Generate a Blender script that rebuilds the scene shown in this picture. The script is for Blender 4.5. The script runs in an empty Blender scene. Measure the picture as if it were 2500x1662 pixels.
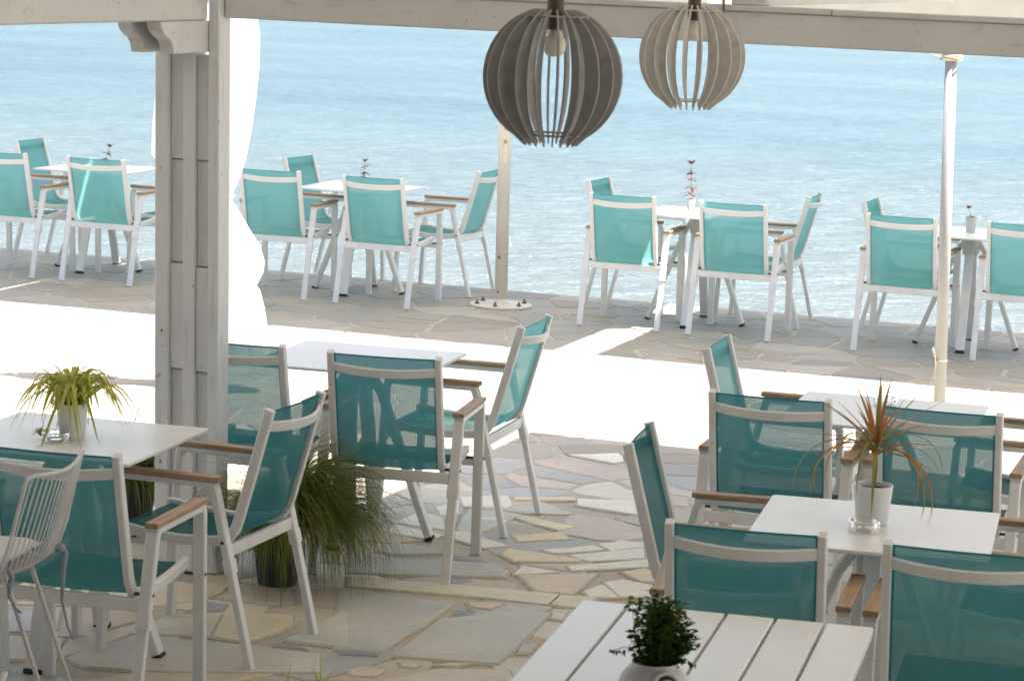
import bpy, bmesh, math, random
from mathutils import Vector, Matrix
random.seed(7)
R = math.radians
scene = bpy.context.scene
col = scene.collection

# ------------------------------------------------------------------ camera
CAM_H, PITCH, ROLL, FPX = 2.4204, .1459, .0395, 6460.8
cd = bpy.data.cameras.new('camera'); cam = bpy.data.objects.new('camera', cd); col.objects.link(cam)
cd.sensor_width = 36; cd.lens = FPX / 2500 * 36; cd.clip_start = .05; cd.clip_end = 6000
right = Vector((1, 0, 0)); fwd = Vector((0, math.cos(PITCH), -math.sin(PITCH))); up = right.cross(fwd)
r2 = right * math.cos(ROLL) + up * math.sin(ROLL)
u2 = up * math.cos(ROLL) - right * math.sin(ROLL)
m = Matrix((r2, u2, -fwd)).transposed().to_4x4(); m.translation = (0, 0, CAM_H)
cam.matrix_world = m
scene.camera = cam
cd.dof.use_dof = True; cd.dof.focus_distance = 11.5; cd.dof.aperture_fstop = 11

# ------------------------------------------------------------------ world, sun, exposure
PHI = R(-19.1)
ES = Vector((math.cos(PHI), math.sin(PHI), 0)); EP = Vector((-math.sin(PHI), math.cos(PHI), 0))
def SP(s, p, z=0.0): return ES * s + EP * p + Vector((0, 0, z))     # s along the shore, p towards the sea
sun_dir = (ES * .40 + EP * .10 + Vector((0, 0, 1))).normalized()
elev = math.asin(sun_dir.z); azim = math.atan2(sun_dir.x, sun_dir.y)
w = bpy.data.worlds.new("World"); scene.world = w; w.use_nodes = True
nt = w.node_tree; bg = nt.nodes['Background']
sky = nt.nodes.new('ShaderNodeTexSky'); sky.sky_type = 'NISHITA'; sky.sun_disc = False
sky.sun_elevation = elev; sky.sun_rotation = azim; sky.air_density = 1.0; sky.dust_density = 2.4; sky.ozone_density = 1.0
nt.links.new(sky.outputs[0], bg.inputs[0]); bg.inputs[1].default_value = .122
sd = bpy.data.lights.new('sun', 'SUN'); sd.energy = 5.0; sd.angle = R(.5); sd.color = (1, .97, .92)
sun = bpy.data.objects.new('sun', sd); col.objects.link(sun)
sun.rotation_euler = sun_dir.to_track_quat('Z', 'Y').to_euler(); sun.location = (0, 0, 20)
scene.view_settings.view_transform = 'Standard'; scene.view_settings.look = 'None'
scene.view_settings.exposure = 1.57; scene.view_settings.gamma = 1
scene.cycles.max_bounces = 10; scene.cycles.transparent_max_bounces = 24; scene.cycles.diffuse_bounces = 5

# ------------------------------------------------------------------ helpers
def tag(o, label=None, cat=None, group=None, kind=None):
    if label: o['label'] = label
    if cat: o['category'] = cat
    if group: o['group'] = group
    if kind: o['kind'] = kind
    return o
def empty(name, loc=(0, 0, 0), rz=0):
    o = bpy.data.objects.new(name, None); col.objects.link(o); o.empty_display_size = .1
    o.location = loc; o.rotation_euler = (0, 0, rz); return o
def obj(name, bm, mats, parent=None, smooth=False, loc=None, rz=None):
    me = bpy.data.meshes.new(name); bm.normal_update()
    bm.to_mesh(me); bm.free()
    for mt in (mats if isinstance(mats, (list, tuple)) else [mats]): me.materials.append(mt)
    if smooth:
        for p in me.polygons: p.use_smooth = True
        try: me.set_sharp_from_angle(angle=R(40))
        except Exception: pass
    o = bpy.data.objects.new(name, me); col.objects.link(o)
    if parent: o.parent = parent
    if loc is not None: o.location = loc
    if rz is not None: o.rotation_euler = (0, 0, rz)
    return o
def copy_tree(o, parent=None):
    c = o.copy(); col.objects.link(c); c.parent = parent
    for ch in o.children: copy_tree(ch, c)
    return c
def box(bm, x0, x1, y0, y1, z0, z1, c=.0015, M=None):
    """a box with chamfered edges"""
    b = bmesh.new()
    vs = [b.verts.new((x, y, z)) for x in (x0, x1) for y in (y0, y1) for z in (z0, z1)]
    for f in ((0, 1, 3, 2), (4, 6, 7, 5), (0, 4, 5, 1), (2, 3, 7, 6), (0, 2, 6, 4), (1, 5, 7, 3)): b.faces.new([vs[i] for i in f])
    if c: bmesh.ops.bevel(b, geom=list(b.edges), offset=c, segments=1, affect='EDGES')
    if M is not None: b.transform(M)
    merge(bm, b)
def merge(bm, b, mi=None):
    b.verts.index_update(); vm = [bm.verts.new(v.co) for v in b.verts]
    for f in b.faces:
        nf = bm.faces.new([vm[v.index] for v in f.verts]); nf.material_index = f.material_index if mi is None else mi
        nf.smooth = f.smooth
    b.free()
def sweep(bm, pts, a, b, ref, c=.003, mi=0, taper=None):
    """rounded rectangular bar along pts; a = size along ref, b = size across"""
    pts = [Vector(p) for p in pts]; ref = Vector(ref).normalized(); rings = []
    sec = [(a/2-c, b/2), (a/2, b/2-c), (a/2, -b/2+c), (a/2-c, -b/2), (-a/2+c, -b/2), (-a/2, -b/2+c), (-a/2, b/2-c), (-a/2+c, b/2)]
    for i, p in enumerate(pts):
        t0 = (pts[i] - pts[i-1]).normalized() if i else None
        t1 = (pts[i+1] - pts[i]).normalized() if i < len(pts)-1 else None
        t = (t0 + t1).normalized() if t0 and t1 else (t0 or t1)
        n = t.cross(ref).normalized(); k = 1.0
        if t0 and t1: k = 1 / max(.5, t.dot(t0))
        s = taper[i] if taper else 1
        rr = (ref - t * ref.dot(t)).normalized()
        rings.append([bm.verts.new(p + rr * u * s + n * v * k * s) for u, v in sec])
    for r0, r1 in zip(rings, rings[1:]):
        for j in range(8):
            f = bm.faces.new((r0[j], r0[(j+1) % 8], r1[(j+1) % 8], r1[j])); f.material_index = mi
    bm.faces.new(rings[0][::-1]).material_index = mi; bm.faces.new(rings[-1]).material_index = mi
def tube(bm, pts, r, n=8, taper=None, cap=True):
    pts = [Vector(p) for p in pts]; rings = []
    t = (pts[1] - pts[0]).normalized(); nrm = t.orthogonal().normalized()
    for i, p in enumerate(pts):
        if i == 0: t = (pts[1] - pts[0])
        elif i == len(pts)-1: t = (pts[-1] - pts[-2])
        else: t = (pts[i+1] - pts[i-1])
        t.normalize(); nrm = (nrm - t * nrm.dot(t)).normalized(); b2 = t.cross(nrm)
        rr = r * (taper[i] if taper else 1)
        rings.append([bm.verts.new(p + (nrm * math.cos(q) + b2 * math.sin(q)) * rr) for q in [2*math.pi*j/n for j in range(n)]])
    for r0, r1 in zip(rings, rings[1:]):
        for j in range(n): bm.faces.new((r0[j], r0[(j+1) % n], r1[(j+1) % n], r1[j])).smooth = True
    if cap: bm.faces.new(rings[0][::-1]); bm.faces.new(rings[-1])
def lathe(bm, prof, n=32, ctr=(0, 0, 0), mi=0):
    cx, cy, cz = ctr; rings = []
    for r, z in prof:
        if r < 1e-6: rings.append([bm.verts.new((cx, cy, cz+z))])
        else: rings.append([bm.verts.new((cx + r*math.cos(2*math.pi*j/n), cy + r*math.sin(2*math.pi*j/n), cz+z)) for j in range(n)])
    for r0, r1 in zip(rings, rings[1:]):
        for j in range(n):
            if len(r0) == 1 and len(r1) == 1: continue
            if len(r0) == 1: f = bm.faces.new((r0[0], r1[(j+1) % n], r1[j])) if False else bm.faces.new((r0[0], r1[j], r1[(j+1) % n]))
            elif len(r1) == 1: f = bm.faces.new((r0[j], r1[0], r0[(j+1) % n]))
            else: f = bm.faces.new((r0[j], r1[j], r1[(j+1) % n], r0[(j+1) % n]))
            f.material_index = mi; f.smooth = True
def blade(bm, pts, wd, side, fold=.25, mi=0, prof=None):
    """a leaf blade: ribbon with a shallow V fold, tapering"""
    pts = [Vector(p) for p in pts]; n = len(pts); rows = []
    for i, p in enumerate(pts):
        t = ((pts[min(i+1, n-1)] - pts[max(i-1, 0)])).normalized()
        s = (side - t * side.dot(t)).normalized(); nn = t.cross(s)
        u = i / (n-1); ww = wd * (prof(u) if prof else (min(1, .55 + 1.5*u) * (1 - u**3) + .02))
        rows.append([bm.verts.new(p - s*ww/2 + nn*ww*fold/2), bm.verts.new(p), bm.verts.new(p + s*ww/2 + nn*ww*fold/2)])
    for a, b in zip(rows, rows[1:]):
        for j in (0, 1):
            f = bm.faces.new((a[j], a[j+1], b[j+1], b[j])); f.material_index = mi; f.smooth = True
def leaf(bm, p, d, nrm, L, W, mi=0):
    """one pointed leaf of 4 faces, folded on its midrib"""
    d = d.normalized(); s = d.cross(nrm).normalized(); nn = s.cross(d)
    q = [p, p + d*L*.35 + s*W/2 + nn*W*.15, p + d*L*.7 + s*W*.38 + nn*W*.1, p + d*L - nn*L*.08, p + d*L*.7 - s*W*.38 + nn*W*.1, p + d*L*.35 - s*W/2 + nn*W*.15, p + d*L*.35, p + d*L*.7]
    v = [bm.verts.new(x) for x in q]
    for f in ((0, 1, 6), (1, 2, 7, 6), (2, 3, 7), (0, 6, 5), (6, 7, 4, 5), (7, 3, 4)):
        bm.faces.new([v[i] for i in f]).material_index = mi

# ------------------------------------------------------------------ materials
class NT:
    def __init__(s, name):
        s.m = bpy.data.materials.new(name); s.m.use_nodes = True; s.t = s.m.node_tree
        s.b = s.t.nodes['Principled BSDF']; s.o = s.t.nodes['Material Output']
    def n(s, ty, **kw):
        x = s.t.nodes.new('ShaderNode' + ty)
        for k, v in kw.items(): setattr(x, k, v)
        return x
    def l(s, a, b): s.t.links.new(a, b)
    def co(s, kind='Object', scale=(1, 1, 1)):
        tc = s.n('TexCoord'); mp = s.n('Mapping'); s.l(tc.outputs[kind], mp.inputs[0]); mp.inputs['Scale'].default_value = scale
        return mp.outputs[0]
    def noise(s, vec, scale, detail=4, rough=.55, out='Fac'):
        x = s.n('TexNoise'); x.inputs['Scale'].default_value = scale; x.inputs['Detail'].default_value = detail
        x.inputs['Roughness'].default_value = rough; s.l(vec, x.inputs['Vector']); return x.outputs[out]
    def ramp(s, fac, stops):
        x = s.n('ValToRGB'); el = x.color_ramp.elements
        while len(el) > 1: el.remove(el[0])
        el[0].position, el[0].color = stops[0][0], (*stops[0][1], 1)
        for p, c in stops[1:]: e = el.new(p); e.color = (*c, 1)
        s.l(fac, x.inputs[0]); return x.outputs[0]
    def mix(s, fac, a, b, mode='MIX'):
        x = s.n('MixRGB', blend_type=mode)
        for i, q in enumerate((fac, a, b)):
            if hasattr(q, 'links'): s.l(q, x.inputs[i])
            elif i == 0: x.inputs[0].default_value = q
            else: x.inputs[i].default_value = (*q, 1)
        return x.outputs[0]
    def bump(s, h, st=.3, dist=.01):
        x = s.n('Bump'); x.inputs['Strength'].default_value = st; x.inputs['Distance'].default_value = dist
        s.l(h, x.inputs['Height']); s.l(x.outputs[0], s.b.inputs['Normal']); return x.outputs[0]
def simple(name, c, rough=.5, var=.12, scale=8, spec=.5, metal=0, bump=0, bscale=60):
    k = NT(name); v = k.co(); f = k.noise(v, scale)
    a = tuple(x*(1-var) for x in c); b = tuple(min(1, x*(1+var)) for x in c)
    k.l(k.ramp(f, [(.3, a), (.7, b)]), k.b.inputs['Base Color'])
    k.b.inputs['Roughness'].default_value = rough; k.b.inputs['Metallic'].default_value = metal
    k.b.inputs['Specular IOR Level'].default_value = spec
    if bump: k.bump(k.noise(v, bscale), bump, .004)
    return k.m
def translucent(name, c, tc, fac, alpha=0, var=.1, scale=6, rough=.8, weave=None):
    """thin cloth or leaf: diffuse + translucent, alpha = open weave"""
    k = NT(name); k.t.nodes.remove(k.b); v = k.co()
    f = k.noise(v, scale)
    cc = k.ramp(f, [(.3, tuple(x*(1-var) for x in c)), (.7, tuple(min(1, x*(1+var)) for x in c))])
    d = k.n('BsdfDiffuse'); k.l(cc, d.inputs[0])
    t = k.n('BsdfTranslucent'); t.inputs[0].default_value = (*tc, 1)
    mx = k.n('MixShader'); mx.inputs[0].default_value = fac; k.l(d.outputs[0], mx.inputs[1]); k.l(t.outputs[0], mx.inputs[2])
    last = mx.outputs[0]
    if alpha:
        tr = k.n('BsdfTransparent'); m2 = k.n('MixShader'); m2.inputs[0].default_value = alpha
        if weave:
            sx = k.n('SeparateXYZ'); k.l(v, sx.inputs[0]); outs = []
            for ax, per in ((0, weave), (2, weave*1.5)):
                mu = k.n('Math', operation='MULTIPLY'); mu.inputs[1].default_value = 2*math.pi/per; k.l(sx.outputs[ax], mu.inputs[0])
                si = k.n('Math', operation='SINE'); k.l(mu.outputs[0], si.inputs[0]); outs.append(si.outputs[0])
            ad = k.n('Math', operation='MULTIPLY_ADD'); k.l(outs[0], ad.inputs[0]); ad.inputs[1].default_value = alpha*.75; ad.inputs[2].default_value = alpha
            a2 = k.n('Math', operation='MULTIPLY_ADD', use_clamp=True); k.l(outs[1], a2.inputs[0]); a2.inputs[1].default_value = alpha*.35; k.l(ad.outputs[0], a2.inputs[2])
            k.l(a2.outputs[0], m2.inputs[0])
        k.l(last, m2.inputs[1]); k.l(tr.outputs[0], m2.inputs[2]); last = m2.outputs[0]
    k.l(last, k.o.inputs[0]); return k.m

M = {}
M['alu'] = simple('white_powder_coat', (.74, .73, .71), .38, .05, 12)
M['alu_dark_foot'] = simple('black_rubber', (.02, .02, .02), .7)
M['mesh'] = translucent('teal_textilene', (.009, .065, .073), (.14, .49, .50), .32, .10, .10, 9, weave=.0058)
M['mesh_lit'] = translucent('backlit_textilene', (.050, .23, .25), (.32, .72, .70), .52, .09, .10, 9, weave=.0058)  # lit copy of the teal mesh: backlight and glare put into its colour
M['mesh_lit_hem'] = translucent('backlit_textilene_hem', (.05, .22, .25), (.2, .55, .55), .4)
M['mesh_hem'] = translucent('teal_textilene_hem', (.012, .085, .115), (.05, .32, .34), .3)
def teak():
    k = NT('teak_slat'); v = k.co(scale=(30, 2.5, 30)); f = k.noise(v, 3, 6)
    k.l(k.ramp(f, [(.25, (.24, .14, .08)), (.55, (.42, .28, .17)), (.8, (.50, .36, .24))]), k.b.inputs['Base Color'])
    k.b.inputs['Roughness'].default_value = .55; k.bump(f, .25, .002); return k.m
M['teak'] = teak()
def tabletop():
    k = NT('white_laminate'); v = k.co(); f = k.noise(v, 3, 6); g = k.noise(v, 40, 5, .7)
    c = k.mix(k.ramp(f, [(.35, (0, 0, 0)), (.75, (1, 1, 1))]), (.83, .83, .82), (.79, .79, .77))
    k.l(c, k.b.inputs['Base Color'])
    k.l(k.ramp(f, [(.3, (.29,)*3), (.7, (.31,)*3)]), k.b.inputs['Roughness']); return k.m
M['top'] = tabletop()
def paint(name, base, stain, stain_amt=.5, axis=(6, 6, .7)):
    k = NT(name); v = k.co(); vs = k.co(scale=axis); f = k.noise(v, 2.5, 6); g = k.noise(vs, 6, 6, .6); h = k.noise(v, 35, 6, .65)
    c = k.mix(k.ramp(f, [(.3, (0, 0, 0)), (.75, (1, 1, 1))]), base, tuple(x*.86 for x in base))
    c = k.mix(k.ramp(g, [(.58, (0, 0, 0)), (.72, (stain_amt,)*3)]), c, stain)
    c = k.mix(k.ramp(h, [(.645, (0, 0, 0)), (.70, (.6, .6, .6))]), c, (.20, .17, .13))
    k.l(c, k.b.inputs['Base Color']); k.b.inputs['Roughness'].default_value = .55
    hh = k.n('Math', operation='ADD'); k.l(g, hh.inputs[0]); k.l(h, hh.inputs[1]); k.bump(hh.outputs[0], .35, .003); return k.m
M['paint'] = paint('weathered_white_paint', (.76, .78, .80), (.50, .44, .34), .6)
M['paint_beam'] = paint('weathered_beam_paint', (.68, .69, .70), (.50, .44, .35), .6, (.8, 4, 6))
M['rust'] = simple('rust_stain', (.30, .13, .04), .9, .4, 60)
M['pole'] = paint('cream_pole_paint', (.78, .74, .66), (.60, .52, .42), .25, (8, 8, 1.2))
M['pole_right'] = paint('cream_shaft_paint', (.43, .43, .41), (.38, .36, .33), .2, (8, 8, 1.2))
M['canvas'] = translucent('cream_canvas', (.80, .76, .68), (.80, .74, .64), .24)
M['curtain'] = translucent('white_curtain_cloth', (.90, .90, .89), (.9, .9, .89), .5, .03)
M['lamp_dark'] = simple('dark_grey_plywood', (.36, .355, .355), .6, .15, 30)
M['lamp_light'] = simple('pale_grey_plywood', (.62, .60, .58), .6, .12, 30)  # paler tone of the same plywood as the other lamp
M['socket'] = simple('brown_lamp_socket', (.10, .07, .05), .5)
M['bulb'] = simple('frosted_bulb', (.75, .72, .62), .25, .02)
M['rope'] = simple('pale_rope', (.52, .46, .34), .9, .2, 90)
M['rope_dark'] = simple('olive_rope', (.20, .18, .10), .9, .2, 90)
M['dark_metal'] = simple('dark_metal', (.07, .06, .05), .5, .3, 40)
M['rusty_bolt'] = simple('rusty_bolt', (.22, .10, .06), .8, .4, 80)
M['pot'] = simple('white_ceramic', (.74, .75, .75), .3, .04, 6)
M['pot_stone'] = simple('white_rough_ceramic', (.62, .60, .59), .6, .08, 14, bump=.2)
M['pot_grey'] = simple('grey_plastic_pot', (.50, .50, .50), .5)
M['pot_black'] = simple('black_plastic_pot', (.03, .028, .026), .6)
M['soil'] = simple('soil', (.05, .03, .02), .95, .4, 60, bump=.6)
M['leaf_spider'] = translucent('spider_plant_leaf', (.40, .42, .09), (.60, .60, .12), .4, 0, .3, 14)
M['leaf_spider_pale'] = translucent('spider_plant_pale_leaf', (.62, .62, .26), (.68, .66, .22), .4, 0, .2, 14)
M['leaf_red'] = translucent('red_dracaena_leaf', (.38, .17, .08), (.55, .23, .09), .35, 0, .3, 20)
M['leaf_olive'] = translucent('olive_dracaena_leaf', (.26, .23, .08), (.42, .34, .09), .35, 0, .3, 20)
M['stem'] = simple('plant_stem', (.13, .12, .05), .7, .2, 40)
M['leaf_basil'] = translucent('basil_leaf', (.035, .075, .015), (.10, .17, .02), .3, 0, .4, 25)
M['leaf_basil_light'] = translucent('basil_light_leaf', (.09, .12, .02), (.18, .22, .03), .35, 0, .3, 25)
M['grass'] = translucent('grass_blade', (.11, .155, .035), (.22, .30, .05), .35, 0, .4, 9)
M['grass_pale'] = translucent('grass_dry_blade', (.30, .27, .11), (.35, .30, .11), .35, 0, .3, 9)
M['leaf_dark_red'] = translucent('dark_red_leaf', (.16, .05, .05), (.25, .07, .06), .3)
M['leaf_pink'] = translucent('pink_red_leaf', (.45, .14, .13), (.5, .16, .14), .35)
M['cushion'] = simple('grey_white_cushion', (.62, .61, .60), .9, .06, 20, bump=.3, bscale=200)
M['tie'] = simple('blue_grey_cloth_tie', (.26, .31, .35), .9, .1, 50)
def glass():
    k = NT('clear_glass'); k.b.inputs['Transmission Weight'].default_value = 1; k.b.inputs['Roughness'].default_value = .02
    k.b.inputs['IOR'].default_value = 1.45; k.b.inputs['Base Color'].default_value = (.97, .98, .98, 1)
    v = k.co(); k.bump(k.noise(v, 30, 1), .05, .002); return k.m
M['glass'] = glass()
def stone():
    k = NT('paving_stone'); at = k.n('Attribute', attribute_name='stone_tint'); v = k.co()
    f = k.noise(v, 3.5, 7, .62); g = k.noise(v, 22, 6, .7); h = k.noise(v, 90, 3)
    c = k.mix(.8, at.outputs['Color'], k.ramp(f, [(.25, (.38, .39, .40)), (.5, (.5, .5, .5)), (.72, (.62, .60, .56))]), 'OVERLAY')
    vn = k.noise(k.co(scale=(1, 2.2, 1)), 2.6, 8, .75); vein = k.ramp(vn, [(.485, (0,)*3), (.5, (.38,)*3), (.515, (0,)*3)])
    c = k.mix(vein, c, (.40, .31, .21))
    c = k.mix(k.ramp(g, [(.6, (0, 0, 0)), (.78, (.55, .55, .55))]), c, (.44, .34, .23))
    k.l(c, k.b.inputs['Base Color']); k.l(k.ramp(f, [(.3, (.45,)*3), (.7, (.75,)*3)]), k.b.inputs['Roughness'])
    hh = k.n('Math', operation='MULTIPLY_ADD'); k.l(g, hh.inputs[0]); hh.inputs[1].default_value = 1.0; k.l(f, hh.inputs[2]); k.bump(hh.outputs[0], .45, .006); return k.m
M['stone'] = stone()
def mortar():
    k = NT('mortar'); v = k.co(); f = k.noise(v, 2, 6); g = k.noise(v, 45, 6, .7)
    c = k.ramp(f, [(.3, (.53, .46, .36)), (.7, (.61, .54, .43))])
    c = k.mix(k.ramp(g, [(.4, (.6,)*3), (.6, (0,)*3)]), c, (.42, .34, .25))
    k.l(c, k.b.inputs['Base Color']); k.b.inputs['Roughness'].default_value = .9; k.bump(g, .7, .008); return k.m
M['mortar'] = mortar()
def sea():
    k = NT('sea_water'); tc = k.n('TexCoord'); mp = k.n('Mapping'); k.l(tc.outputs['Object'], mp.inputs[0])
    mp.inputs['Rotation'].default_value = (0, 0, R(17)); mp.inputs['Scale'].default_value = (.7, 1.3, 1)
    v = mp.outputs[0]
    a = k.noise(v, .5, 3, .6); b = k.noise(v, 2.4, 5, .62); c0 = k.noise(v, .12, 4, .55)
    dp = k.n('VectorMath', operation='DOT_PRODUCT'); k.l(tc.outputs['Object'], dp.inputs[0]); dp.inputs[1].default_value = tuple(EP)
    mr = k.n('MapRange'); k.l(dp.outputs['Value'], mr.inputs[0]); mr.inputs[1].default_value = 18; mr.inputs[2].default_value = 48
    deep = k.ramp(c0, [(.35, (.048, .103, .130)), (.65, (.075, .135, .156))])
    col_ = k.mix(mr.outputs[0], (.145, .168, .165), deep)      # pale sandy shallows by the wall
    k.l(col_, k.b.inputs['Base Color']); k.b.inputs['Roughness'].default_value = .16; k.b.inputs['IOR'].default_value = 1.33
    h = k.n('Math', operation='MULTIPLY_ADD'); k.l(b, h.inputs[0]); h.inputs[1].default_value = .55; k.l(a, h.inputs[2])
    k.bump(h.outputs[0], 1.0, .50); return k.m
M['sea'] = sea()
M['plaster'] = simple('white_plaster', (.74, .72, .68), .8, .05, 3, bump=.3)
M['roof'] = translucent('white_roof_canvas', (.72, .70, .66), (.76, .73, .67), .34)
M['dark_blocker'] = simple('dark_light_blocker', (.16, .16, .16), .8)  # dark tone of the added, unseen ceiling and back wall
M['wire'] = simple('greyed_white_wire', (.60, .59, .57), .5, .08, 20)
M['valance'] = translucent('cream_valance', (.74, .69, .58), (.74, .68, .55), .42)
M['concrete'] = simple('sea_wall_concrete', (.30, .28, .25), .9, .25, 3, bump=.5, bscale=25)

# ------------------------------------------------------------------ ground, sea
SEA_P = 17.93
def prism(bm, poly, z0, z1, bev=0.0, tint=None, lay=None, mi=0):
    """a stone: polygon at z0 rising to z1 with a worn, inset top edge"""
    n = len(poly); c = sum((Vector(p) for p in poly), Vector((0, 0))) / n
    def ins(p, d):
        v = c - Vector(p); L = v.length; return Vector(p) + v * min(.45, d / max(L, 1e-4))
    b = [bm.verts.new((*Vector(p), z0)) for p in poly]
    m_ = [bm.verts.new((*Vector(p), z1 - bev*.45)) for p in poly]
    t = [bm.verts.new((*ins(p, bev), z1)) for p in poly]
    fs = [bm.faces.new(t)]
    for i in range(n):
        j = (i+1) % n
        fs.append(bm.faces.new((b[i], b[j], m_[j], m_[i]))); fs.append(bm.faces.new((m_[i], m_[j], t[j], t[i])))
    for f in fs:
        f.material_index = mi
        if lay:
            for l in f.loops: l[lay] = (*tint, 1)
def area2(poly):
    return sum(poly[i][0]*poly[(i+1) % len(poly)][1] - poly[(i+1) % len(poly)][0]*poly[i][1] for i in range(len(poly)))
def roughen(poly, amp, step=.09):
    """break straight edges into slightly crooked ones"""
    out = []
    for i, a in enumerate(poly):
        b = poly[(i+1) % len(poly)]; a = Vector(a); b = Vector(b); L = (b-a).length; k = max(1, int(L/step))
        nn = Vector((-(b-a).y, (b-a).x)) / max(L, 1e-5)
        for j in range(k):
            p = a.lerp(b, j/k)
            if j: p = p + nn * random.gauss(0, amp)
            out.append(p)
    return out
TINT = [(.52, .45, .35), (.56, .49, .39), (.48, .43, .36), (.45, .44, .41), (.41, .42, .42), (.51, .43, .36), (.62, .58, .50), (.46, .41, .33), (.51, .48, .42), (.38, .38, .375)]
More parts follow.
